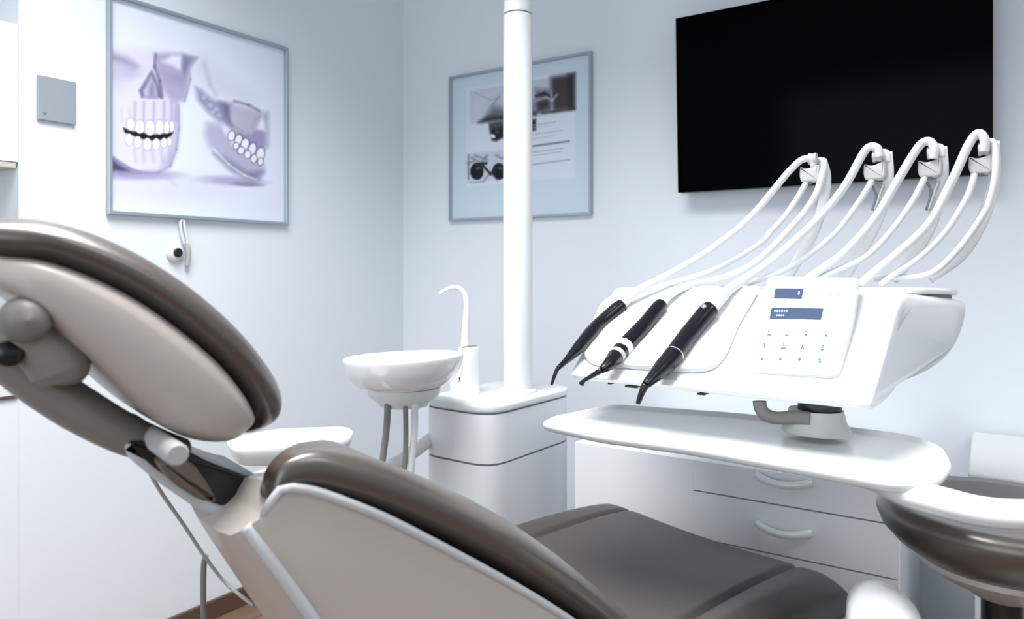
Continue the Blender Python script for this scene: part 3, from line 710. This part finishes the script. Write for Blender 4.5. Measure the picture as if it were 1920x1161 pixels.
# instrument arms (whips) with their clamps and hoses
HN = 1.62
def hosepts(pts): return [onn(x, y, n) for x, y, n in pts]
heads = [(1520, 324), (1641, 319), (1744, 313), (1840, 306)]
blades = [
    [(1541, 300, 1.625), (1549, 330, 1.63), (1545, 372, 1.635), (1528, 430, 1.64), (1500, 480, 1.65), (1470, 530, 1.655)],
    [(1664, 285, 1.625), (1666, 330, 1.63), (1658, 375, 1.635), (1640, 425, 1.64), (1608, 480, 1.65), (1575, 530, 1.655)],
    [(1766, 275, 1.625), (1768, 325, 1.63), (1760, 375, 1.635), (1742, 430, 1.64), (1710, 480, 1.65), (1672, 525, 1.655)],
    [(1864, 265, 1.625), (1865, 320, 1.63), (1857, 370, 1.635), (1836, 425, 1.64), (1800, 480, 1.65), (1740, 522, 1.655)]]
drops = [
    [(1514, 334, 1.618), (1508, 349, 1.61), (1479, 396, 1.60), (1449, 431, 1.59), (1420, 460, 1.58), (1340, 506, 1.56), (1260, 530, 1.53), (1215, 546, 1.50)],
    [(1638, 326, 1.618), (1633, 342, 1.61), (1607, 384, 1.605), (1566, 437, 1.60), (1508, 484, 1.595), (1464, 510, 1.59), (1400, 532, 1.58)],
    [(1738, 320, 1.618), (1732, 337, 1.61), (1707, 384, 1.605), (1663, 443, 1.60), (1619, 484, 1.595), (1561, 510, 1.59), (1530, 525, 1.585)],
    [(1831, 312, 1.618), (1827, 328, 1.61), (1812, 372, 1.605), (1771, 437, 1.60), (1719, 487, 1.595), (1675, 515, 1.59), (1650, 535, 1.585)]]
for i, (hx, hy) in enumerate(heads):
    wa = mk('instrument_arm', *tube(hosepts(blades[i]), [.009, .010, .0105, .011, .0115, .012], 6, 16, flat=(1, .35), side=E), 'white', rt)
    c_ = onn(hx, hy, HN - .002)
    # clamp: rounded saddle block, with slot
    pts = [c_ + E * a_ * .001 + UP * b_ * .001 for a_, b_ in ((-19, 14), (-20, -6), (-17, -20), (14, -21), (20, -16), (21, 8), (19, 16), (8, 12), (-2, 8), (-10, 9))]
    mk('clamp', *soft_slab(rpoly([p - NN * .014 for p in pts], .005, 4), NN * .028, .004), 'clampgrey', wa, sharp=60)
    mk('clamp_pin', *lathe(c_ + UP * -.022 - NN * .006, [(.001, -.004), (.0035, -.004), (.0035, .004), (.001, .004)], 14, axis=E), 'seam', wa)
    tp_ = hosepts([blades[i][0]])[0]
    mk('arm_tip', *tube([tp_ + E * -.018 + UP * .0, tp_ + E * -.006 + UP * .002, tp_ + UP * -.004, tp_ + UP * -.02], [.004, .005, .006, .006], 5, 12, flat=(1, 1)), 'white', wa)
    ring_c = onn(hx + 4, hy - 26, HN - .01)
    mk('hose_roller', *lathe(ring_c - E * .008, [(.001, 0), (.012, 0), (.0125, .003), (.0105, .008), (.0125, .013), (.012, .016), (.001, .016)], 24, axis=E), 'rim', wa, sharp=50)
    mk('supply_hose', *tube(hosepts(drops[i]), [.0062] * len(drops[i]), 6, 12), 'hose', rt)
# struts hanging under the clamps
for i, (x, y) in ((1, (1636, 395)), (2, (1737, 395))):
    hx, hy = heads[i]
    mk('arm_spring', *tube(hosepts([(hx - 8, hy + 26, 1.618), (hx + 2, hy + 48, 1.62), (x, y, 1.622)]), [.002, .0025, .003], 4, 8), 'seam', rt)
    mk('arm_spring', *tube(hosepts([(hx + 16, hy + 26, 1.618), (hx + 6, hy + 55, 1.62), (x + 4, y, 1.622)]), [.002, .0025, .003], 4, 8), 'clampgrey', rt)
# parked hoses of the right-hand arms
mk('parked_hose', *tube(hosepts([(1749, 298, 1.602), (1752, 278, 1.60), (1741, 265, 1.60), (1722, 276, 1.60), (1684, 337, 1.595), (1640, 410, 1.59), (1581, 475, 1.585), (1525, 515, 1.58), (1500, 535, 1.57)]), .0082, 6, 14), 'hose', rt)
mk('parked_hose', *tube(hosepts([(1845, 285, 1.602), (1846, 262, 1.60), (1834, 250, 1.60), (1816, 272, 1.60), (1786, 337, 1.595), (1742, 419, 1.59), (1683, 475, 1.585), (1630, 518, 1.58), (1612, 535, 1.57)]), .0082, 6, 14), 'hose', rt)
mk('supply_hose', *tube(hosepts([(1862, 268, 1.615), (1867, 290, 1.605), (1866, 330, 1.60), (1857, 372, 1.60), (1845, 400, 1.60), (1801, 463, 1.60), (1748, 512, 1.60), (1690, 520, 1.60), (1640, 522, 1.60)]), .0062, 6, 12), 'hose', rt)

# three black handpieces, each with its hose
def handpiece(name, label, pts, rad, hose, hr, extra):
    P = [onn(x, y, n) for x, y, n in pts]
    r_ = root(name, P[-1], label, 'handpiece', None)
    mk('handle', *tube(P, rad, 6, 24), 'gloss', r_)
    H = hosepts(hose)
    mk('hose', *tube(H, hr, 7, 16), 'hose', r_)
    extra(r_, P)
    return r_
def ring_at(P, t, r0, L, m_, name, par):
    i = int(t); q = P[i].lerp(P[i + 1], t - i); d = (P[i + 1] - P[i]).normalized()
    return mk(name, *lathe(q, [(r0 * .96, 0), (r0, .001), (r0, L - .001), (r0 * .94, L)], 28, axis=d), m_, par, sharp=50)
def ex1(r_, P):
    mk('tip', *tube(hosepts([(1046, 690, 1.162), (1040, 704, 1.158), (1034, 722, 1.155)]), [.0042, .0036, .0026], 4, 12), 'black', r_)
handpiece('syringe_handpiece', 'slim black handpiece with bent tip, leftmost of the three on the console',
          [(1168, 571, 1.378), (1156, 580, 1.365), (1128, 604, 1.325), (1108, 625, 1.285), (1085, 652, 1.235), (1062, 676, 1.19), (1046, 691, 1.162)],
          [.0128, .0150, .0142, .0150, .0125, .0065, .0042],
          [(1164, 575, 1.375), (1190, 549, 1.40), (1248, 518, 1.45), (1317, 478, 1.51), (1380, 432, 1.55), (1420, 393, 1.575), (1449, 358, 1.59), (1479, 322, 1.60), (1503, 300, 1.60), (1520, 299, 1.605), (1526, 312, 1.61)],
          [.0105, .010, .0078, .0072, .0072, .0072, .0072, .0072, .0072, .0072, .0065], ex1)
def ex2(r_, P):
    ring_at(P, 2.95, .0172, .019, 'softwhite', 'white_collar', r_)
    ring_at(P, 3.75, .0160, .012, 'clampgrey', 'grey_collar', r_)
    mk('tip', *tube(hosepts([(1128, 694, 1.160), (1108, 706, 1.154), (1095, 714, 1.150), (1090, 720, 1.150)]), [.006, .0042, .0036, .0055], 4, 12), 'black', r_)
handpiece('scaler_handpiece', 'black handpiece with white and grey collars, in the middle of the three',
          [(1241, 570, 1.375), (1232, 580, 1.36), (1210, 608, 1.318), (1172, 649, 1.25), (1155, 668, 1.215), (1143, 682, 1.185), (1128, 694, 1.160)],
          [.0128, .0150, .0158, .0165, .0158, .0125, .006],
          [(1236, 576, 1.37), (1258, 550, 1.41), (1300, 533, 1.47), (1358, 520, 1.53), (1420, 489, 1.56), (1493, 416, 1.59), (1528, 368, 1.60), (1541, 330, 1.605), (1546, 305, 1.61), (1541, 299, 1.612)],
          [.0105, .0100, .0075, .0070, .0070, .0070, .0070, .0070, .0065, .005], ex2)
def ex3(r_, P):
    ring_at(P, 2.9, .0182, .004, 'chrome', 'steel_ring', r_)
    q = P[0].lerp(P[1], .9) + FN * .0165
    mk('button', *lathe(q, [(.001, -.004), (.005, -.004), (.005, .003), (.001, .0035)], 18, axis=(FN - E * .3)), 'chrome', r_)
    g = G()
    for t in (3.2, 3.45, 3.7, 3.95):
        i = int(t); q = P[i].lerp(P[i + 1], t - i); rad_ = [.0175, .016, .0105, .006][min(i - 2, 3)]
        q = q + (FN * .6 - E * .75).normalized() * (.0158 if t < 3.5 else .0135 if t < 3.8 else .0118)
        g.add(*lathe(q, [(.001, -.002), (.0024, -.002), (.0024, .0012), (.001, .0015)], 12, axis=(FN * .6 - E * .75)))
    g.mk('grip_marks', 'chrome', r_)
    mk('tip', *tube(hosepts([(1210, 722, 1.135), (1204, 735, 1.130), (1196, 757, 1.128)]), [.0070, .0058, .0042], 4, 12), 'black', r_)
handpiece('turbine_handpiece', 'thick black handpiece with a silver button, nearest the keypad of the three',
          [(1334, 578, 1.355), (1322, 590, 1.34), (1290, 630, 1.285), (1262, 668, 1.225), (1242, 690, 1.19), (1222, 710, 1.155), (1210, 722, 1.135)],
          [.0165, .0180, .0180, .0178, .0160, .0105, .0068],
          [(1328, 584, 1.345), (1350, 560, 1.39), (1372, 540, 1.44), (1420, 508, 1.52), (1470, 469, 1.56), (1537, 407, 1.585), (1584, 349, 1.595), (1616, 292, 1.60), (1630, 276, 1.60), (1645, 278, 1.60), (1650, 294, 1.602)],
          [.0135, .0125, .0105, .0085, .0082, .0082, .0082, .0082, .0082, .0082, .0075], ex3)

# ------------------------------------------------------------------ tray with its arm
ZT = .862
P = [hit(x, y, Vector((0, 0, ZT)), UP) for x, y in ((1013, 792), (1035, 780), (1150, 757), (1400, 775), (1712, 815), (1768, 835), (1788, 872), (1762, 900), (1690, 908), (1560, 884), (1300, 838), (1120, 815))]
rt = root('instrument_tray', sum(P, Vector()) / len(P) + UP * -.03, 'long white rounded tray below the console, on a white swinging arm', 'tray')
Pr = rpoly(P, [.02, .02, .03, .05, .05, .04, .04, .04, .05, .05, .05, .03], 5)
c = sum(Pr, Vector()) / len(Pr)
def ins(P, d, dz):
    n = len(P); out = []
    for i in range(n):
        t = (P[(i + 2) % n] - P[i - 2]).normalized(); q = UP.cross(t)
        if q.dot(c - P[i]) < 0: q = -q
        out.append(P[i] + q * d + UP * dz)
    return out
mk('tray_top', *rings([ins(Pr, .022, -.007), ins(Pr, .013, -.0055), ins(Pr, .008, -.001), ins(Pr, .004, 0), ins(Pr, .001, -.002), ins(Pr, 0, -.006), ins(Pr, .002, -.013), ins(Pr, .010, -.017), ins(Pr, .030, -.020)]), 'white', rt, sharp=70)
A_ = [dep(x, y, t) for x, y, t in ((1600, 893, 1.10), (1650, 905, 1.06), (1710, 925, 1.0), (1780, 945, .97), (1850, 960, .95), (1930, 964, .94), (2080, 960, .95), (2200, 958, 1.0))]
mk('support_arm', *tube(A_, [.016, .020, .026, .026, .0245, .023, .024, .026], 6, 20, flat=(.72, 1.25)), 'white', rt)
q = A_[-1]
mk('column', *lathe((q.x, q.y, 0), [(.001, 0), (.19, 0), (.19, .02), (.05, .04), (.035, .06), (.035, q.z + .02), (.001, q.z + .025)], 36), 'softwhite', rt, sharp=40)

# ------------------------------------------------------------------ dental chair
WC, HWB = .94, .21
rt = root('dental_chair', SW(.75, WC, 0), 'dark taupe leather dental chair with light grey shell, reclined in the foreground', 'dental chair')
# backrest
wq = .76
top = [(497, 905), (508, 872), (540, 848), (590, 836), (650, 842), (720, 857), (800, 884), (880, 918), (960, 960), (1040, 1013), (1110, 1068), (1200, 1149), (1300, 1246), (1400, 1354)]
bot = [(500, 925), (508, 930), (535, 915), (580, 912), (640, 930), (720, 962), (800, 1002), (880, 1044), (960, 1088), (1030, 1130), (1085, 1165), (1160, 1222), (1240, 1300), (1320, 1390)]
hw = [.012, .016, .022, .036, .060, .100, .150, .192, .205, .213, .216, .216, .216, .216]
nw_ = [.765, .752, .745, .740, .735, .730, .727, .725, .724, .724, .724, .724, .724, .724]
T = [sz(x, y, n_ + .02) for (x, y), n_ in zip(top, nw_)]; B = [sz(x, y + 10, n_) for (x, y), n_ in zip(bot, nw_)]
mk('backrest_cushion', *pillow(T, B, WC, hw, p=2.5, nearw=nw_, res=72, dip=.12), 'leather', rt)
# shell of the backrest: stations along the back, each a cross-section with side faces and bulging back
shell_top = [(497, 962), (512, 925), (540, 912), (585, 917), (640, 935), (720, 967), (800, 1007), (880, 1049), (960, 1093), (1040, 1141), (1120, 1195)]
hs_ = [(.76, .02), (.752, .03), (.746, .045), (.742, .08), (.737, .15), (.734, .30), (.732, .36), (.731, .40), (.73, .42), (.73, .42), (.73, .42)]
near = [(*sz(x, y, h_[0]), *h_) for (x, y), h_ in zip(shell_top, hs_)]
crease = [(484, 975), (520, 1022), (560, 1076), (620, 1161), (680, 1250), (740, 1340)]
hc_ = [(.76, .25), (.75, .31), (.742, .36), (.735, .40), (.73, .42), (.73, .42)]
cr = [(*sz(x, y, h_[0]), *h_) for (x, y), h_ in zip(crease, hc_)]
def arc(pts, n):
    P = crom([Vector(q_) for q_ in pts], 6); L = [0]
    for i in range(1, len(P)): L.append(L[-1] + (P[i] - P[i - 1]).length)
    out = []
    for j in range(n):
        t = L[-1] * j / (n - 1); i = min(next((q for q in range(1, len(L)) if L[q] >= t - 1e-9), len(L) - 1), len(L) - 1)
        f = (t - L[i - 1]) / max(1e-9, L[i] - L[i - 1]); out.append(P[i - 1].lerp(P[i], f))
    return out
n = 22; Ta = arc(near, n); Ca = arc(cr, n); R = []
for i in range(n):
    t, b = Ta[i], Ca[i]; d = (b - t); dd = d.normalized() if d.length > 1e-4 else Vector((0, -1, 0, 0))
    q = Vector((-.80, -.60, 0, 0)).normalized()          # direction the back bulges to
    sec = []
    ease = min(1, i / 4)
    for w_, base, off in ((-1, t, 0), (-1.0, t.lerp(b, .04), 0), (-1.01, t.lerp(b, .5), 0), (-1, t.lerp(b, .96), 0), (-.985, b, .004), (-.90, b, .022), (-.84, b, .028),
                          (-.6, b, .033), (-.1, b, .035), (.3, b, .028), (.52, b, .01), (.66, b, -.015), (.76, t.lerp(b, .9), -.02), (.86, t.lerp(b, .8), -.01), (1, t.lerp(b, .3), 0), (1, t, 0)):
        m_ = base + q * off; sec.append(SW(m_.x, base.z + (w_ + 1) / 2 * base.w, m_.y))
    R.append(sec)
mk('backrest_shell', *rings(R), 'shell', rt, sharp=32)
# rim strip along the upper side edge of the shell and down the rear corner
rimP = [SW(p.x, p.z + .001, p.y - .002) for i, p in enumerate(Ta)]
mk('shell_rim', *tube(rimP, [.0055] * len(rimP), 2, 12), 'rim', rt)
cp = []
for i, b in enumerate(Ca):
    m_ = b + Vector((-.80, -.60, 0, 0)).normalized() * .012; cp.append(SW(m_.x, b.z + .01, m_.y))
mk('corner_strip', *tube(cp, [.0075] * len(cp), 2, 12, flat=(1, 1)), 'rim', rt)
# collar at the top of the shell carrying the headrest
def plate(name, pts, w0, w1, m_, r=.01, bev=.003, par=None):
    P = rpoly([SW(*(lambda q: (q[0], w0, q[1]))(sz(x, y, w0))) for x, y in pts], r, 4)
    return mk(name, *soft_slab(P, W * (w1 - w0), bev), m_, par or rt, sharp=60)
plate('shell_collar', ((228, 826), (262, 838), (320, 884), (372, 925), (420, 935), (470, 922), (520, 918), (505, 965), (470, 985), (430, 975), (384, 965), (300, 908), (245, 862)), WC - .09, WC + .07, 'rim', .012, .008)
plate('neck_socket', ((236, 826), (330, 835), (395, 868), (470, 895), (505, 900), (505, 935), (470, 938), (435, 952), (405, 948), (330, 905), (290, 880)), WC - .095, WC + .05, 'black', .012, .004)
plate('neck_link', ((296, 868), (335, 858), (362, 868), (392, 908), (412, 946), (375, 940), (325, 908)), WC - .125, WC - .09, 'brown', .012, .006)
# headrest bar
barw = WC - .05
Pb = [SW(*(lambda q: (q[0], barw, q[1]))(sz(x, y, barw))) for x, y in ((-60, 630), (10, 672), (80, 722), (150, 768), (230, 812), (300, 838), (340, 850))]
hb = mk('headrest_bar', *tube(Pb, [.024, .026, .028, .028, .026, .022, .020], 6, 20, flat=(1.5, .85), side=W), 'armgrey', rt)
pv = onw(322, 846, WC - .15)
mk('pivot_pin', *lathe(pv - W * .022, [(.001, 0), (.0095, 0), (.0115, .003), (.0115, .2), (.001, .2)], 26, axis=W), 'grey', rt, sharp=50)
# ball joint and its lever
jw = WC - .10
def jp(x, y, w=jw): q = sz(x, y, w); return SW(q[0], w, q[1])
mk('joint_lever', *tube([jp(20, 590), jp(38, 610), jp(70, 640), jp(98, 666), jp(114, 690), jp(122, 712), jp(123, 722)], [.014, .028, .026, .028, .028, .021, .006], 7, 24, flat=(1, .9)), 'armgrey', rt)
g = G(); q = jp(46, 598, jw - .02)
g.add(*lathe(q, [(.0005, -.030)] + [(.022 * math.sin(a), -.022 * math.cos(a) - .006) for a in np.linspace(.2, 2.9, 12)] + [(.0005, .022)], 28, axis=W))
g.mk('joint_knob', 'armgrey', rt)
mk('release_button', *lathe(jp(14, 660, jw), [(.001, -.02), (.012, -.02), (.013, 0), (.001, .001)], 20, axis=W), 'black', rt)
# headrest cushion and shell
hq = .83
top = [(-150, 440), (-110, 414), (-50, 398), (30, 394), (100, 402), (180, 424), (270, 465), (360, 522), (440, 590), (500, 655), (545, 718), (561, 770), (548, 812)]
bot = [(-145, 460), (-120, 480), (-60, 486), (20, 500), (90, 508), (170, 540), (250, 580), (330, 635), (400, 692), (450, 742), (480, 790), (492, 825), (500, 838)]
T = [sz(x, y, hq) for x, y in top]; B = [sz(x, y, hq - .01) for x, y in bot]
mk('headrest_cushion', *pillow(T, B, WC, [.05, .09, .115, .13, .138, .14, .14, .14, .138, .13, .115, .09, .05], p=2.3, dip=.1), 'leather', rt)
top = [(-130, 475), (-90, 470), (-40, 470), (20, 476), (90, 484), (180, 514), (270, 560), (350, 616), (420, 676), (470, 735), (502, 785), (507, 812)]
bot = [(-130, 490), (-100, 510), (-60, 528), (0, 548), (50, 575), (110, 630), (180, 690), (260, 765), (325, 814), (380, 838), (440, 842), (485, 832)]
hs_w = WC - .13
T = [sz(x, y, hs_w) for x, y in top]; B = [sz(x, y, hs_w) for x, y in bot]
mk('headrest_shell', *pillow(T, B, WC, [.06, .095, .115, .13, .142, .147, .149, .149, .145, .135, .11, .07], p=4.5), 'shell', rt)
# seat: a middle panel between two side bolsters, the front edge at the knees
def seat_z(s, w):
    x = (w - WC); ax = abs(x)
    z = .568 + .014 * math.sin(max(0, min(1, (s - .85) / .35)) * math.pi * .5)
    z += .017 * math.exp(-((ax - .268) / .036) ** 2) * (1 if s < 1.0 else max(.25, 1 - (s - 1.0) * 2.2)) - .006 * math.cos(min(1, ax / .2) * math.pi / 2)
    z -= .010 * math.exp(-((ax - .215) / .006) ** 2)
    z -= .38 * max(0, s - 1.20) ** 2
    return z
SR = []; ns, nw = 44, 110; S0, S1, HS = .70, 1.375, .318
for i in range(ns + 1):
    t = i / ns; t = t if t < .8 else .8 + .2 * math.sin((t - .8) / .2 * math.pi / 2); s = S0 + (S1 - S0) * t; ring = []
    u_ = max(0, (s - (S1 - .07)) / .07); edge = max(0, 1 - u_ ** 2.4) ** .5
    hw_ = HS * (.93 + .07 * edge)
    for side in (1, -1):
        for j in range(nw + 1):
            x = (-1 + 2 * j / nw) * side; ax = abs(x); e_ = max(0, 1 - ax ** 9) ** .45
            zt_ = seat_z(s, WC + x * HS)
            z = zt_ - .05 * (1 - e_ * edge) if side > 0 else zt_ - .055 - .035 * e_ * edge
            ring.append(SW(s, WC + x * hw_, z))
    SR.append(ring)
mk('seat_cushion', *rings(SR), 'seatleather', rt)
# seat base and leg rest, pedestal
def cbox(s0, s1, w0, w1, z0, z1, m_, name, bev=.02, par=None):
    v, f = box((s0, w0, z0), (s1, w1, z1)); return mk(name, [SW(*q) for q in v], f, m_, par or rt, bevel=bev, seg=4)
cbox(.62, 1.26, WC - .20, WC + .20, .41, .50, 'shell', 'seat_base', .03)
mk('leg_rest', *pillow([(1.27, .50), (1.335, .49), (1.375, .42), (1.41, .30), (1.43, .20), (1.43, .17)], [(1.25, .48), (1.265, .44), (1.30, .38), (1.335, .28), (1.36, .19), (1.40, .165)], WC, [.24, .26, .25, .23, .21, .17], p=3.5), 'seatleather', rt)
mk('pedestal', *lathe(SW(.92, WC, 0), [(.001, 0), (.28, 0), (.28, .03), (.24, .05), (.13, .08), (.11, .14), (.11, .43), (.001, .43)], 40), 'softwhite', rt, sharp=40)
# white armrest at the right-hand side of the seat
ar = [dep(x, y, t) for x, y, t in ((1632, 1132, 1.12), (1655, 1162, 1.06), (1672, 1250, .98), (1685, 1370, .92))]
mk('armrest', *tube(ar, [.034, .050, .055, .050], 6, 24, flat=(1, 1.0)), 'white', rt)
q0 = ar[-1]; mk('armrest_post', *tube([q0, q0 + (SW(.9, WC - .15, .45) - q0) * .5 + UP * -.02, SW(.9, WC - .15, .45)], .03, 5, 14), 'white', rt)
# cables behind the backrest
def cable(pts, r, label, name='hanging_cable', m_='grey'):
    o = mk(name, *tube([onw(x, y, w_) for x, y, w_ in pts], r, 6, 10), m_); return tag(o, label, 'cable')
cable([(268, 862, .985), (300, 920, 1.01), (345, 985, 1.04), (385, 1045, 1.06), (425, 1095, 1.06), (475, 1135, 1.0)], .0025, 'thin grey cable running diagonally down behind the chair back')
o = cable([(386, 1042, 1.063), (382, 1062, 1.066), (381, 1120, 1.066), (383, 1165, 1.066), (395, 1300, 1.08), (430, 1560, 1.10)], .0042, 'thin dark hose hanging straight down behind the chair, in front of the skirting', 'hanging_hose', 'ghose')
o['category'] = 'hose'

# ------------------------------------------------------------------ stool at the right
sc_ = dep(1880, 960, 1.19); sR = .186; zs = .755
rt = root('round_stool', (sc_.x, sc_.y, 0), 'round dark leather stool with beige underside behind the tray arm', 'stool')
c3 = Vector((sc_.x, sc_.y, zs))
mk('seat_cushion', *lathe(c3, [(.001, -.012), (.06, -.010), (.11, -.004), (.15, .004), (sR - .012, .006), (sR - .002, -.002), (sR, -.016), (sR - .008, -.038), (sR - .03, -.062), (sR - .06, -.082), (sR - .075, -.09), (.001, -.09)], 60), 'leather', rt)
mk('seat_pan', *lathe(c3, [(sR - .064, -.084), (sR - .062, -.092), (sR - .09, -.112), (.06, -.128), (.045, -.14), (.001, -.14)], 60), 'shell', rt, sharp=60)
mk('gas_lift', *lathe(Vector((sc_.x, sc_.y, .12)), [(.001, 0), (.028, 0), (.028, .2), (.0305, .2), (.0305, zs - .12 - .14), (.001, zs - .12 - .14)], 28), 'black', rt, sharp=40)
for i in range(5):
    a = math.radians(72 * i + 20); d = Vector((math.cos(a), math.sin(a), 0)); o_ = Vector((sc_.x, sc_.y, .12))
    lg = mk('leg', *tube([o_, o_ + d * .12 + UP * -.01, o_ + d * .25 + UP * -.045], [.022, .019, .014], 5, 12), 'chrome', rt)
    cw = o_ + d * .25; side = UP.cross(d)
    mk('caster', *lathe(Vector((cw.x, cw.y, .026)) - side * .01, [(.001, 0), (.026, 0), (.026, .02), (.001, .02)], 20, axis=side), 'black', lg, sharp=50)
